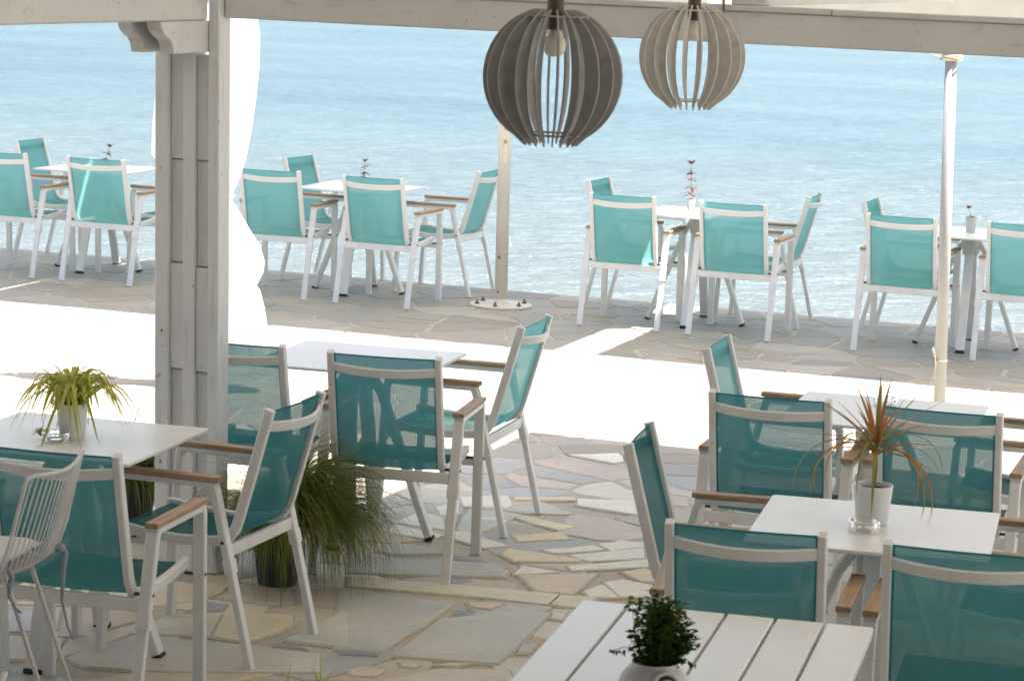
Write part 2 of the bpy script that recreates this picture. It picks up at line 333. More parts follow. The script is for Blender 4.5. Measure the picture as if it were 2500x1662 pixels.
CUSTOM = [
('gray',[(-0.617, 9.787), (-0.171, 9.665), (-0.411, 8.925), (-0.578, 8.938)]),
('gray',[(0.036, 9.631), (0.186, 9.555), (-0.004, 8.822), (-0.369, 8.863), (-0.22, 9.404), (-0.077, 9.481)]),
('band',[(-0.598, 10.0), (-0.198, 9.939), (0.214, 9.843), (0.173, 9.676), (-0.193, 9.776), (-0.587, 9.839)]),
('band',[(0.222, 9.839), (0.365, 9.825), (0.305, 9.63), (0.182, 9.684)]),
('pale',[(-0.424, 8.496), (-0.213, 8.726), (0.031, 8.753), (0.087, 8.394), (-0.409, 8.24)]),
('pink',[(0.062, 10.141), (0.375, 10.219), (0.265, 9.858), (0.13, 9.887)]),
('yel',[(0.47, 10.26), (0.572, 10.341), (0.622, 10.162), (0.608, 10.11), (0.539, 10.111)]),
('wht',[(0.255, 10.324), (0.585, 10.498), (0.582, 10.368), (0.277, 10.247)]),
('wht',[(0.27, 10.522), (0.576, 10.702), (0.574, 10.514), (0.345, 10.425)]),
('wht',[(0.156, 10.595), (0.376, 10.715), (0.42, 10.642), (0.204, 10.537)]),
('wht',[(0.389, 10.745), (0.496, 10.834), (0.581, 10.807), (0.577, 10.718), (0.44, 10.632)]),
('yel',[(-0.011, 10.486), (0.018, 10.592), (0.322, 10.452), (0.297, 10.404), (0.043, 10.365)]),
('yel',[(0.035, 10.849), (0.239, 10.942), (0.281, 10.823), (0.06, 10.728)]),
('yel',[(0.039, 11.198), (0.084, 11.251), (0.303, 11.07), (0.227, 10.983)]),
('wht',[(-0.209, 10.889), (-0.163, 10.892), (0.018, 10.652), (-0.084, 10.593), (-0.205, 10.735)]),
('wht',[(-0.476, 10.975), (-0.259, 10.795), (-0.304, 10.698), (-0.486, 10.81)]),
('wht',[(-0.472, 11.008), (-0.362, 11.243), (-0.264, 11.141), (-0.25, 10.896), (-0.35, 10.935)]),
('wht',[(-0.205, 11.579), (-0.069, 11.645), (0.011, 11.653), (0.031, 11.447), (0.006, 11.39), (-0.181, 11.385)]),
('wht',[(0.32, 11.649), (0.604, 11.639), (0.591, 11.346), (0.318, 11.502)]),
('wht',[(-0.309, 11.361), (-0.209, 11.464), (-0.2, 11.244), (-0.278, 11.184)]),
('yel',[(0.037, 11.639), (0.308, 11.685), (0.32, 11.607), (0.037, 11.553)]),
('wht',[(0.297, 12.702), (0.544, 12.792), (0.581, 12.61), (0.507, 12.539)]),
('wht',[(0.044, 10.163), (0.079, 10.294), (0.218, 10.205), (0.05, 10.139)]),
('gray',[(-0.621, 10.353), (-0.044, 10.324), (0.021, 10.209), (0.004, 10.094), (-0.413, 10.065), (-0.602, 10.065)]),
('gray',[(-0.509, 10.451), (-0.458, 10.616), (-0.299, 10.555), (-0.248, 10.458), (-0.447, 10.404)]),
('blue',[(-0.2, 10.421), (-0.068, 10.351), (-0.115, 10.325), (-0.198, 10.362)]),
('blue',[(-0.201, 10.047), (-0.115, 10.025), (-0.164, 9.945), (-0.198, 9.963)]),
('blue',[(-0.181, 9.464), (-0.165, 9.543), (-0.094, 9.543), (-0.12, 9.485), (-0.162, 9.45)]),
('wht',[(0.394, 10.074), (0.465, 10.135), (0.588, 10.058), (0.596, 9.87), (0.449, 9.846)]),
('wht',[(0.311, 9.917), (0.39, 10.037), (0.449, 9.835), (0.331, 9.82)]),
('pink',[(-0.129, 9.66), (0.008, 9.671), (-0.04, 9.574), (-0.117, 9.595)]),
('pale',[(-0.508, 8.664), (-0.452, 8.728), (-0.383, 8.682), (-0.415, 8.604), (-0.494, 8.602)]),
('pale',[(-0.341, 8.791), (-0.301, 8.807), (-0.269, 8.764), (-0.293, 8.733), (-0.333, 8.742)]),
('pale',[(-0.219, 8.762), (-0.175, 8.806), (-0.1, 8.799), (-0.154, 8.763)]),
('pale',[(0.189, 9.556), (0.249, 9.598), (0.226, 9.453), (0.185, 9.468)]),
('gray',[(0.06, 8.976), (0.081, 9.098), (0.133, 9.116), (0.102, 8.982)]),
('blue',[(-0.564, 8.892), (-0.524, 8.907), (-0.414, 8.895), (-0.417, 8.856), (-0.551, 8.855)]),
('slabAx',[(-1.463, 8.668), (-1.412, 8.838), (-1.263, 9.001), (-0.916, 8.941), (-0.62, 8.857), (-0.602, 8.62), (-1.106, 8.555), (-1.378, 8.575)]),
('slabBx',[(-1.002, 9.356), (-0.762, 9.384), (-0.745, 9.246), (-0.788, 9.122), (-0.881, 8.974), (-1.009, 9.03)]),
('slabCx',[(-1.239, 9.208), (-1.196, 9.319), (-1.016, 9.344), (-1.022, 9.038), (-1.223, 9.026)]),
('slabDx',[(-0.566, 9.477), (-0.531, 8.953), (-0.755, 9.022), (-0.678, 9.217)]),
('slabEx',[(-1.802, 9.269), (-1.59, 9.313), (-1.555, 9.041), (-1.742, 8.965)]),
('slabFx',[(-1.737, 8.937), (-1.514, 8.934), (-1.491, 8.664), (-1.676, 8.627)]),
('blueBx',[(-0.785, 8.98), (-0.68, 8.949), (-0.667, 8.905), (-0.776, 8.934)]),
('slabGx',[(-1.144, 9.364), (-1.092, 9.518), (-1.007, 9.49), (-1.015, 9.385)]),
('slabHx',[(-1.38, 9.03), (-1.478, 9.005), (-1.5, 8.824), (-1.489, 8.682), (-1.465, 8.703), (-1.288, 9.035)]),
]
CT = {'gray': (.44, .44, .43), 'band': (.58, .53, .43), 'pale': (.56, .51, .44), 'pink': (.56, .47, .37), 'yel': (.62, .52, .36), 'wht': (.68, .65, .57),
      'blue': (.25, .28, .34), 'slabAx': (.50, .47, .43), 'slabBx': (.58, .51, .39), 'slabCx': (.50, .48, .44), 'slabDx': (.50, .50, .48), 'slabEx': (.44, .45, .47),
      'slabFx': (.52, .47, .42), 'blueBx': (.26, .28, .33), 'slabGx': (.30, .32, .36), 'slabHx': (.52, .47, .40)}
def inside(p, poly):
    r = False; n = len(poly)
    for i in range(n):
        a, b = poly[i], poly[i-1]
        if (a[1] > p[1]) != (b[1] > p[1]) and p[0] < (b[0]-a[0])*(p[1]-a[1])/(b[1]-a[1]+1e-12)+a[0]: r = not r
    return r
def clip(poly, m_, n_):
    out = []
    for i, a in enumerate(poly):
        b = poly[(i+1) % len(poly)]; da = (a-m_).dot(n_); db = (b-m_).dot(n_)
        if da <= 0: out.append(a)
        if (da < 0 < db) or (db < 0 < da): out.append(a.lerp(b, da/(da-db)))
    return out
bm = bmesh.new(); lay = bm.loops.layers.float_color.new('stone_tint')
cu = []
for nm, pl in CUSTOM:
    pl = [Vector(p) for p in pl]
    if area2(pl) < 0: pl.reverse()
    cu.append((nm, pl))
def build_paving():
    rnd = random.Random(11); seeds = {}
    S0, S1, P0, P1 = -16.0, 9.0, 3.0, SEA_P
    p = P0
    cs = .31
    gx = int((S1-S0)/cs); gy = int((P1-P0)/(cs*.8))
    for i in range(gx):
        for j in range(gy):
            if rnd.random() < .36: continue
            s_ = S0 + (i + .5 + rnd.uniform(-.42, .42))*cs; p_ = P0 + (j + .5 + rnd.uniform(-.42, .42))*cs*.8
            seeds[(i, j)] = Vector((s_, p_))
    for (i, j), c in seeds.items():
        wv = SP(c.x, c.y)
        if wv.y < 3.2 or abs(wv.x) > .30*wv.y + 3.2: continue
        if any(inside((wv.x, wv.y), pl) for _, pl in cu): continue
        poly = [c+Vector(q) for q in ((-.55, -.42), (.55, -.42), (.55, .42), (-.55, .42))]
        for di in range(-3, 4):
            for dj in range(-3, 4):
                o = seeds.get((i+di, j+dj))
                if o is None or (di == 0 and dj == 0): continue
                n_ = (o-c); L = n_.length; n_.normalize(); mid = c.lerp(o, .5) - n_*(.006+.013*rnd.random()**1.5)
                poly = clip(poly, mid, n_)
                if len(poly) < 3: break
            if len(poly) < 3: break
        if len(poly) >= 3: poly = clip(poly, Vector((0, P1 - .03 - rnd.random()*.03)), Vector((0, 1)))
        if len(poly) < 3 or abs(area2(poly)) < .012: continue
        if area2(poly) < 0: poly.reverse()
        poly = roughen(poly, .006, .06)
        wp = [SP(q.x, q.y).to_2d() for q in poly]
        t = rnd.choice(TINT); k = rnd.uniform(.88, 1.1)
        if c.y > 11.9: t = tuple(.45*x + .55*g for x, g in zip(t, (.37, .34, .30))); k *= .86      # shade of the shore strip put into the stone tints, greyer and darker
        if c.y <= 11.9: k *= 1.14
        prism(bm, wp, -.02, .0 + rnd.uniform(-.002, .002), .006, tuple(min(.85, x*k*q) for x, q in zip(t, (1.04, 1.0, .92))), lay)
    for nm, pl in cu:
        pl = roughen(pl, .003, .12)
        c = sum(pl, Vector((0, 0)))/len(pl)
        big = [q + (q-c).normalized()*.015 for q in pl]
        prism(bm, big, -.02, .0025, .008, (.4, .4, .4), lay, 1)
        prism(bm, pl, -.02, .006 + rnd.uniform(-.0015, .0015), .006, tuple(min(.86, x*g) for x, g in zip(CT[nm], (1.22, 1.18, 1.08))), lay)
build_paving()
tag(obj('paving', bm, [M['stone'], M['mortar']]), 'irregular pale beige, grey and pink flagstones laid as crazy paving', kind='structure')
bm = bmesh.new()
a, b, c, d = SP(-40, -14), SP(40, -14), SP(40, SEA_P), SP(-40, SEA_P)
top_ = [bm.verts.new((v.x, v.y, -.004)) for v in (a, b, c, d)]; bot = [bm.verts.new((v.x, v.y, -2.5)) for v in (a, b, c, d)]
bm.faces.new(top_); bm.faces.new((bot[3], bot[2], top_[2], top_[3])[::-1]); bm.faces.new((bot[1], bot[2], top_[2], top_[1])); bm.faces.new((bot[0], top_[0], top_[3], bot[3]))
tag(obj('terrace_ground', bm, M['mortar']), 'mortar bed of the stone terrace', kind='structure')
bm = bmesh.new()
a, b, c, d = SP(-3000, SEA_P-2), SP(3000, SEA_P-2), SP(3000, 5000), SP(-3000, 5000)
bm.faces.new([bm.verts.new((v.x, v.y, -.75)) for v in (a, b, c, d)])
tag(obj('sea', bm, M['sea']), 'pale blue rippled sea beyond the terrace edge', kind='structure')

# ------------------------------------------------------------------ pergola
RZ = Matrix.Rotation(PHI, 4, 'Z')
def sbox(bm, s0, s1, p0, p1, z0, z1, c=.004): box(bm, s0, s1, p0, p1, z0, z1, c, RZ)
PP = 9.04; TILT = .018
pil = empty('pergola_pillar', SP(-4.42, PP+.05))
tag(pil, 'tall weathered white wooden pillar of battens with a carved bracket at its top', 'pillar')
def loc_(bm):           # geometry written in world coordinates -> local to the pillar, with its slight lean
    bm.transform(Matrix.Translation(-pil.location)); bm.transform(Matrix(((1, 0, -TILT, 0), (0, 1, 0, 0), (0, 0, 1, 0), (0, 0, 0, 1))))
    bm.transform(Matrix.Translation((TILT*2.1, 0, 0)))
S0 = -4.588
cols = [(S0-.018, S0+.040), (S0+.100, S0+.148), (S0+.206, S0+.2495)]
for i, (q0, q1) in enumerate(cols):
    bm = bmesh.new(); sbox(bm, q0, q1, PP, PP+.10, 0, 2.83 if i == 2 else 2.13); loc_(bm); obj('board', bm, M['paint'], pil)
random.seed(3)
for gi, (q0, q1, zs) in enumerate(((S0+.0415, S0+.0985, [0, .37, .785, 1.195, 1.59, 1.99]), (S0+.1495, S0+.2045, [0, .365, .78, 1.185, 1.59, 1.99]))):
    for k in range(len(zs)-1):
        off = (.018, .030, .014, .026, .020)[k]
        bm = bmesh.new(); sbox(bm, q0, q1, PP+off, PP+.09, zs[k]+.002, zs[k+1]-.003, .002); loc_(bm); obj('spacer_block', bm, M['paint'], pil)
bm = bmesh.new()
for s_, z_, r_, off in ((-4.412, 1.88, .006, .026), (-4.414, 1.855, .003, .026), (-4.52, .12, .009, .018), (-4.40, .13, .012, .018), (-4.575, .93, .004, 0), (-4.58, .42, .004, 0)):
    n = 9; vs = [bm.verts.new(SP(s_ + r_*math.cos(2*math.pi*i/n)*(1 + .2*math.sin(i*2.3)), PP + off - .001, z_ + 2.0*r_*math.sin(2*math.pi*i/n))) for i in range(n)]
    bm.faces.new(vs)
loc_(bm); obj('rust_spots', bm, M['rust'], pil)
def bracket(q0, q1, p1):
    """ogee bracket under the beam; runs towards the viewer from the pillar"""
    L = .40; prof = [(0, 0), (-L, 0), (-L, -.015), (-L+.012, -.035), (-L+.045, -.055), (-L+.075, -.066), (-L+.095, -.085), (-L+.105, -.118), (0, -.118)]
    b = bmesh.new(); A = [b.verts.new(SP(q0, p1 + u, 2.118 + z)) for u, z in prof]; B = [b.verts.new(SP(q1, p1 + u, 2.118 + z)) for u, z in prof]
    b.faces.new(A); b.faces.new(B[::-1])
    for i in range(len(prof)): b.faces.new((A[i], B[i], B[(i+1) % len(prof)], A[(i+1) % len(prof)]))
    bmesh.ops.recalc_face_normals(b, faces=b.faces); bmesh.ops.bevel(b, geom=list(b.edges), offset=.003, segments=1, affect='EDGES')
    return b
for q0, q1 in ((S0+.148, S0+.204), (S0+.028, S0+.084)):
    bm = bracket(q0, q1, PP+.012); loc_(bm); obj('bracket', bm, M['paint_beam'], pil)
bm = bmesh.new(); sbox(bm, S0+.2, S0+.262, PP+.11, PP+.16, 0, .12); loc_(bm); obj('steel_shoe', bm, M['dark_metal'], pil)

bb = empty('beam', SP(-3, PP+.09, 2.13)); tag(bb, 'long grey-white painted wooden beam over the pendant lamps, running right from the pillar', 'beam')
bm = bmesh.new(); sbox(bm, -4.3375, 4, 9.08, 9.14, 2.130, 2.243, .005); bm.transform(Matrix.Translation(-bb.location)); obj('main_timber', bm, M['paint_beam'], bb)
bm = bmesh.new(); sbox(bm, -4.3375, -2.02, 9.070, 9.15, 2.2435, 2.264, .003); sbox(bm, -2.017, 4, 9.070, 9.15, 2.2425, 2.2625, .003); bm.transform(Matrix.Translation(-bb.location)); obj('top_strip', bm, M['paint_beam'], bb)
bl = empty('beam', SP(-4.45, 7, 2.12)); tag(bl, 'white painted wooden beam running from the pillar towards the viewer at upper left', 'beam')
bm = bmesh.new(); sbox(bm, -4.52, S0+.2035, 3.0, PP-.002, 2.1195, 2.30, .006); bm.transform(Matrix.Translation(-bl.location)); obj('main_timber', bm, M['paint_beam'], bl)
bm = bmesh.new(); sbox(bm, S0+.2045, S0+.215, 7.87, 7.90, 2.225, 2.32, .003); bm.transform(Matrix.Translation(-bl.location)); obj('iron_hook', bm, M['dark_metal'], bl)

rf = empty('pergola_roof', SP(-2, 5, 2.6)); tag(rf, 'cream cloth pergola roof on wooden rafters above the front beam', 'roof')
def slope(bm):          # the roof rises gently away from the sea
    for v in bm.verts: v.co.z += (12.86 - v.co.dot(EP))*.062
    bm.transform(Matrix.Translation(-rf.location))
bm = bmesh.new(); sbox(bm, -9, 5, 5.2, 10.80, 2.60, 2.604, 0); sbox(bm, -3.2, 5, 10.802, 12.86, 2.60, 2.604, 0); slope(bm); obj('roof_cloth', bm, M['roof'], rf)
bm = bmesh.new(); sbox(bm, -9, 5, -2.2, 5.198, 2.60, 2.70, 0); slope(bm); obj('ceiling_light_blocker', bm, M['dark_blocker'], rf)  # unseen dark ceiling added to hold light off the near chairs
for k, s_ in enumerate((-5.8, -4.67, -3.5, -2.317, -1.15, .05, 1.25)):
    bm = bmesh.new(); sbox(bm, s_-.062, s_+.062, 9.074, 12.8 if s_ > -3.1 else 10.75, 2.2645, 2.43, .004); sbox(bm, s_-.04, s_+.04, 9.08, 9.16, 2.4305, 2.82, .003); bm.transform(Matrix.Translation(-rf.location)); obj('rafter', bm, M['paint_beam'], rf)
tag(obj('back_light_blocker', (lambda b: (sbox(b, -24, 14, -2.2, -1.6, 0, 3.6, .01), b)[1])(bmesh.new()), M['dark_blocker']), 'unseen dark wall added behind the viewer to cut light from the back', 'wall')  # unseen dark wall added so camera-facing sides stay dim
# rope on the beam
bm = bmesh.new(); tube(bm, [SP(-2.405, 9.06, 2.30), SP(-2.40, 9.058, 2.24), SP(-2.385, 9.06, 2.17), SP(-2.372, 9.06, 2.12)], .005, 6)
tube(bm, [SP(-2.372, 9.06, 2.13), SP(-2.352, 9.06, 2.10), SP(-2.345, 9.06, 2.075), SP(-2.36, 9.06, 2.06), SP(-2.372, 9.06, 2.075)], .0025, 6)
tag(obj('rope', bm, M['rope_dark']), 'thin olive rope hanging down the front of the beam behind the paler lamp', 'rope')

# ------------------------------------------------------------------ pendant lamps
def make_lamp(name_label, mat, ctr, rot, nsl, R_=.178):
    root = empty('pendant_lamp', ctr); tag(root, name_label, 'lamp', 'slatted globe pendant lamps under the roof'); root.rotation_euler = (0, 0, rot)
    for k in range(nsl):
        a = 2*math.pi*k/nsl; bm = bmesh.new(); n = 18; O = []; I = []
        for i in range(n+1):
            t = -1.16 + 2.42*i/n                       # outer arc angle from bottom to top
            ro, zo = R_*math.cos(t), R_*math.sin(t)
            u = i/n; ri = ro - (.011 + .042*math.sin(math.pi*u)**.75); zi = zo*.985
            if i == 0: zo -= .012; ro -= .004
            O.append((ro, zo)); I.append((ri, zi))
        th = .0017
        def mk(r, z, y): return bm.verts.new((r*math.cos(a) - y*math.sin(a), r*math.sin(a) + y*math.cos(a), z))
        g = [[mk(*O[i], -th), mk(*O[i], th), mk(*I[i], th), mk(*I[i], -th)] for i in range(n+1)]
        for A, B in zip(g, g[1:]):
            for j in range(4): bm.faces.new((A[j], B[j], B[(j+1) % 4], A[(j+1) % 4]))
        bm.faces.new(g[0]); bm.faces.new(g[-1][::-1]); obj('slat', bm, mat, root)
    for z, r0, r1 in ((.150, .02, .088), (-.148, .055, .088)):
        bm = bmesh.new(); lathe(bm, [(r0, z), (r1, z), (r1, z+.004), (r0, z+.004), (r0, z)], 36); obj('ring', bm, mat, root)
    bm = bmesh.new(); lathe(bm, [(0, .205), (.019, .205), (.0215, .19), (.0215, .125), (.019, .118), (0, .118)], 20); obj('lamp_holder', bm, M['socket'], root)
    bm = bmesh.new(); lathe(bm, [(.012, .118), (.016, .108), (.026, .096), (.0305, .080), (.028, .064), (.018, .053), (0, .049)], 24); obj('bulb', bm, M['bulb'], root)
    bm = bmesh.new(); tube(bm, [(0, 0, .2), (0, 0, 2.60 + (12.86 - ctr.dot(EP))*.062 - ctr.z)], .003, 6); obj('cable', bm, M['socket'], root)
    return root
make_lamp('larger-looking dark brown slatted wooden globe lamp left of the paler one', M['lamp_dark'], Vector((.077, 6.73, 2.110)), .065, 20)
make_lamp('light grey slatted wooden globe lamp hanging beside the bigger dark lamp', M['lamp_light'], Vector((.560, 8.83, 2.098)), .115, 20)

# ------------------------------------------------------------------ poles and sunshades at the shore
def shear(bm, base, k=-.014):
    bm.transform(Matrix(((1, 0, k, 0), (0, 1, 0, 0), (0, 0, 1, 0), (0, 0, 0, 1))))
mp_ = empty('parasol', SP(-6.0, 17.06)); tag(mp_, 'cream parasol pole bolted to the paving behind the left shore tables, canopy overhead', 'parasol', 'square parasols along the sea edge')
bm = bmesh.new(); lathe(bm, [(0, 0), (.044, 0), (.044, 2.9), (0, 2.9)], 24); shear(bm, 0); obj('pole', bm, M['pole'], mp_)
bm = bmesh.new(); lathe(bm, [(0, .0), (.215, .0), (.215, .012), (.21, .016), (.06, .02), (.055, .045), (.046, .05), (.0, .05)], 36); obj('base_plate', bm, M['pole'], mp_)
for a in range(6):
    bm = bmesh.new(); lathe(bm, [(0, .045), (.008, .045), (.008, .028), (.017, .026), (.017, .014), (0, .014)], 6, (.17*math.cos(a*1.047+.3), .17*math.sin(a*1.047+.3), 0)); obj('bolt', bm, M['rusty_bolt'], mp_)
bm = bmesh.new(); box(bm, -.006, .02, -.052, -.042, .98, 1.12, .002); shear(bm, 0); obj('cord_cleat', bm, M['pole'], mp_)
bm = bmesh.new(); box(bm, -.008, .018, -.056, -.044, 1.125, 1.145, .002); shear(bm, 0); obj('clip', bm, simple('brass_clip', (.5, .36, .10), .5), mp_)
for z_, x_, r_ in ((.34, -.018, .010), (.10, -.02, .006)):
    bm = bmesh.new(); lathe(bm, [(0, -.003), (r_, -.003), (r_, .006), (0, .006)], 10)
    for v in bm.verts: x, y, z = v.co; v.co = (x_ + x, -.0415 - z, z_ + y)
    shear(bm, 0); obj('pole_screw', bm, M['rusty_bolt'], mp_)
# the letter A moulded near the clip
bm = bmesh.new()
for p0, p1 in (((-.011, 0), (0, .034)), ((.011, 0), (0, .034)), ((-.007, .012), (.007, .012))):
    tube(bm, [(.006+p0[0], -.0455, 1.21+p0[1]), (.006+p1[0], -.0455, 1.21+p1[1])], .0014, 5)
shear(bm, 0); obj('letter_mark', bm, simple('brown_mark', (.42, .33, .22), .8), mp_)
def canopy(root, s0, s1, p0, p1, apex):
    bm = bmesh.new(); lc = root.location; N = 10
    z0 = 2.30
    def pt(u, v):
        s_ = s0 + (s1-s0)*u; p_ = p0 + (p1-p0)*v; k = 1 - max(abs(2*u-1), abs(2*v-1)); sag = .05*math.sin(math.pi*min(1, 2*k))
        return SP(s_, p_, z0 + (apex-z0)*k - sag*.5) - Vector((lc.x, lc.y, 0))
    g = [[bm.verts.new(pt(i/N, j/N)) for j in range(N+1)] for i in range(N+1)]
    for i in range(N):
        for j in range(N): bm.faces.new((g[i][j], g[i+1][j], g[i+1][j+1], g[i][j+1]))
    o = obj('canopy', bm, M['canvas'], root)
    bm = bmesh.new(); ring = [(i/N, 0) for i in range(N)] + [(1, i/N) for i in range(N)] + [(1-i/N, 1) for i in range(N)] + [(0, 1-i/N) for i in range(N)]
    tp = [bm.verts.new(pt(u, v)) for u, v in ring]; bt = [bm.verts.new(pt(u, v) - Vector((0, 0, .255 + .006*math.sin(i*2.1)))) for i, (u, v) in enumerate(ring)]
    for i in range(len(ring)): j = (i+1) % len(ring); bm.faces.new((tp[i], tp[j], bt[j], bt[i]))
    obj('valance', bm, M['valance'], root)
canopy(mp_, -8.245, -4.215, 15.52, 18.7, 2.85)
def plain_parasol(s0, s1, label):
    r_ = empty('parasol', SP((s0+s1)/2, 17.1)); tag(r_, label, 'parasol', 'square parasols along the sea edge')
    canopy(r_, s0, s1, 15.52, 18.7, 2.85)
    bm = bmesh.new(); lathe(bm, [(0, .02), (.044, .02), (.044, 2.86), (0, 2.86)], 24); obj('pole', bm, M['pole'], r_)
    bm = bmesh.new(); lathe(bm, [(0, 0), (.215, 0), (.215, .012), (.06, .02), (0, .02)], 36); obj('base_plate', bm, M['pole'], r_); return r_
q = plain_parasol(-3.835, -.05, 'cream canvas parasol canopy glimpsed above the beam at upper right')
q2 = plain_parasol(-12.25, -8.374, 'cream parasol shading the leftmost shore table, out of the frame above')
# right pole with cords
rp = empty('pole', SP(-2.475, 14.40)); tag(rp, 'slim cream round pole at right with a cord tied low on it', 'pole')
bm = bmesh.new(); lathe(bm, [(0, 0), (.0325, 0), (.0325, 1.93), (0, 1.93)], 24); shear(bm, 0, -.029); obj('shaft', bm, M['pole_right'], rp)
bm = bmesh.new(); lathe(bm, [(0, 0), (.0325, 0), (.05, .012), (.05, .03), (0, .034)], 20, (-.056, 0, 1.925)); lathe(bm, [(.0, 0), (.046, 0), (.046, .10), (0, .10)], 20, (-.056, 0, 1.955)); obj('cap', bm, M['pole'], rp)
bm = bmesh.new()
for k, (z_, r_) in enumerate(((1.935, .054), (1.946, .056), (1.955, .052))):
    tube(bm, [(-.056 + r_*math.cos(a)*1.15, r_*math.sin(a), z_ + .006*math.sin(a*2+k)) for a in [2*math.pi*i/16 for i in range(17)]], .0035, 6)
tube(bm, [(-.09, -.03, 1.945), (-.13, -.04, 1.96), (-.22, -.05, 2.00), (-.4, -.05, 2.05)], .0028, 6)
tube(bm, [(-.09, -.03, 1.955), (-.12, -.04, 1.947), (-.15, -.05, 1.95), (-.25, -.05, 2.0), (-.42, -.05, 2.08)], .0022, 6)
obj('lashing', bm, M['rope'], rp)
bm = bmesh.new()
tube(bm, [(.0345*math.cos(a), .0345*math.sin(a), .285) for a in [2*math.pi*i/16 for i in range(17)]], .0028, 6)
tube(bm, [(-.03, -.02, .285), (-.05, -.03, .33), (-.058, -.03, .355), (-.052, -.03, .36), (-.04, -.03, .32), (-.034, -.03, .27), (-.04, -.03, .20), (-.06, -.03, .15), (-.078, -.03, .115)], .0028, 6)
lathe(bm, [(0, .010), (.008, .006), (.008, -.006), (0, -.01)], 8, (-.08, -.03, .11)); shear(bm, 0, -.029); obj('cord', bm, M['rope'], rp)

# ------------------------------------------------------------------ curtain behind the pillar
CP = 12.97
def curtain():
    root = empty('curtain', SP(-6.15, CP)); tag(root, 'white curtain gathered and tied, hanging behind the pillar in full sun', 'curtain')
    # (z, left s, right s)
    K = CP/12.4
    rows = [(2.09, -6.280, -5.765), (2.03, -6.285, -5.751), (1.95, -6.290, -5.735), (1.78, -6.295, -5.735), (1.62, -6.310, -5.75), (1.46, -6.325, -5.77), (1.30, -6.33, -5.80), (1.20, -6.22, -5.83),
            (1.13, -6.10, -5.86), (1.09, -6.08, -5.865), (1.03, -6.09, -5.82), (.95, -6.12, -5.765), (.86, -6.15, -5.70), (.78, -6.17, -5.671), (.72, -6.17, -5.68), (.655, -6.17, -5.715),
            (.63, -6.18, -5.695), (.55, -6.20, -5.67), (.45, -6.21, -5.65), (.34, -6.22, -5.636), (.24, -6.23, -5.62)]
    bm = bmesh.new(); n = 220; prev = None
    dens = []
    for a, b in zip(rows, rows[1:]):
        for k in range(3): dens.append(tuple(a[i] + (b[i]-a[i])*k/3 for i in range(3)))
    dens.append(rows[-1]); rings = []
    for z, l, r in dens:
        z2 = 2.4204 - (2.4204 - z)*K; c = (l+r)/2*1.0; hw = (r-l)/2
        c2 = c - (CP-12.4)*.466; hw2 = hw*K
        ring = []
        for j in range(n):
            a = 2*math.pi*j/n; fl = 1 + (.07*math.sin(13*a + z*1.2) + .05*math.sin(22*a + 1.7*math.sin(z*3)) + .05*math.sin(37*a - z*4))*min(1, abs(z-1.1)*3+.35)
            ring.append(bm.verts.new(SP(c2 + hw2*math.cos(a)*(1 - .07*(1-abs(math.cos(a))**6)*(.5+.5*math.sin(13*a+z*1.2))), CP + hw2*.42*math.sin(a)*fl*1.1, z2) - root.location))
        rings.append(ring)
    for A, B in zip(rings, rings[1:]):
        for j in range(n): bm.faces.new((A[j], B[j], B[(j+1) % n], A[(j+1) % n])).smooth = True
    obj('cloth', bm, M['curtain'], root)
    bm = bmesh.new(); z2 = 2.4204 - (2.4204-1.11)*K; c2 = -6.01 - .57*.466; hw = .145*K
    tube(bm, [SP(c2 + hw*math.cos(a), CP + hw*.5*math.sin(a), z2) - root.location for a in [2*math.pi*i/24 for i in range(25)]], .012, 6, cap=False); obj('tie_band', bm, M['curtain'], root)
    bm = bmesh.new(); tube(bm, [SP(-6.36, CP, 0)-root.location, SP(-6.36, CP, 2.6)-root.location], .03, 12); obj('rail_pole', bm, M['pole'], root)
curtain()

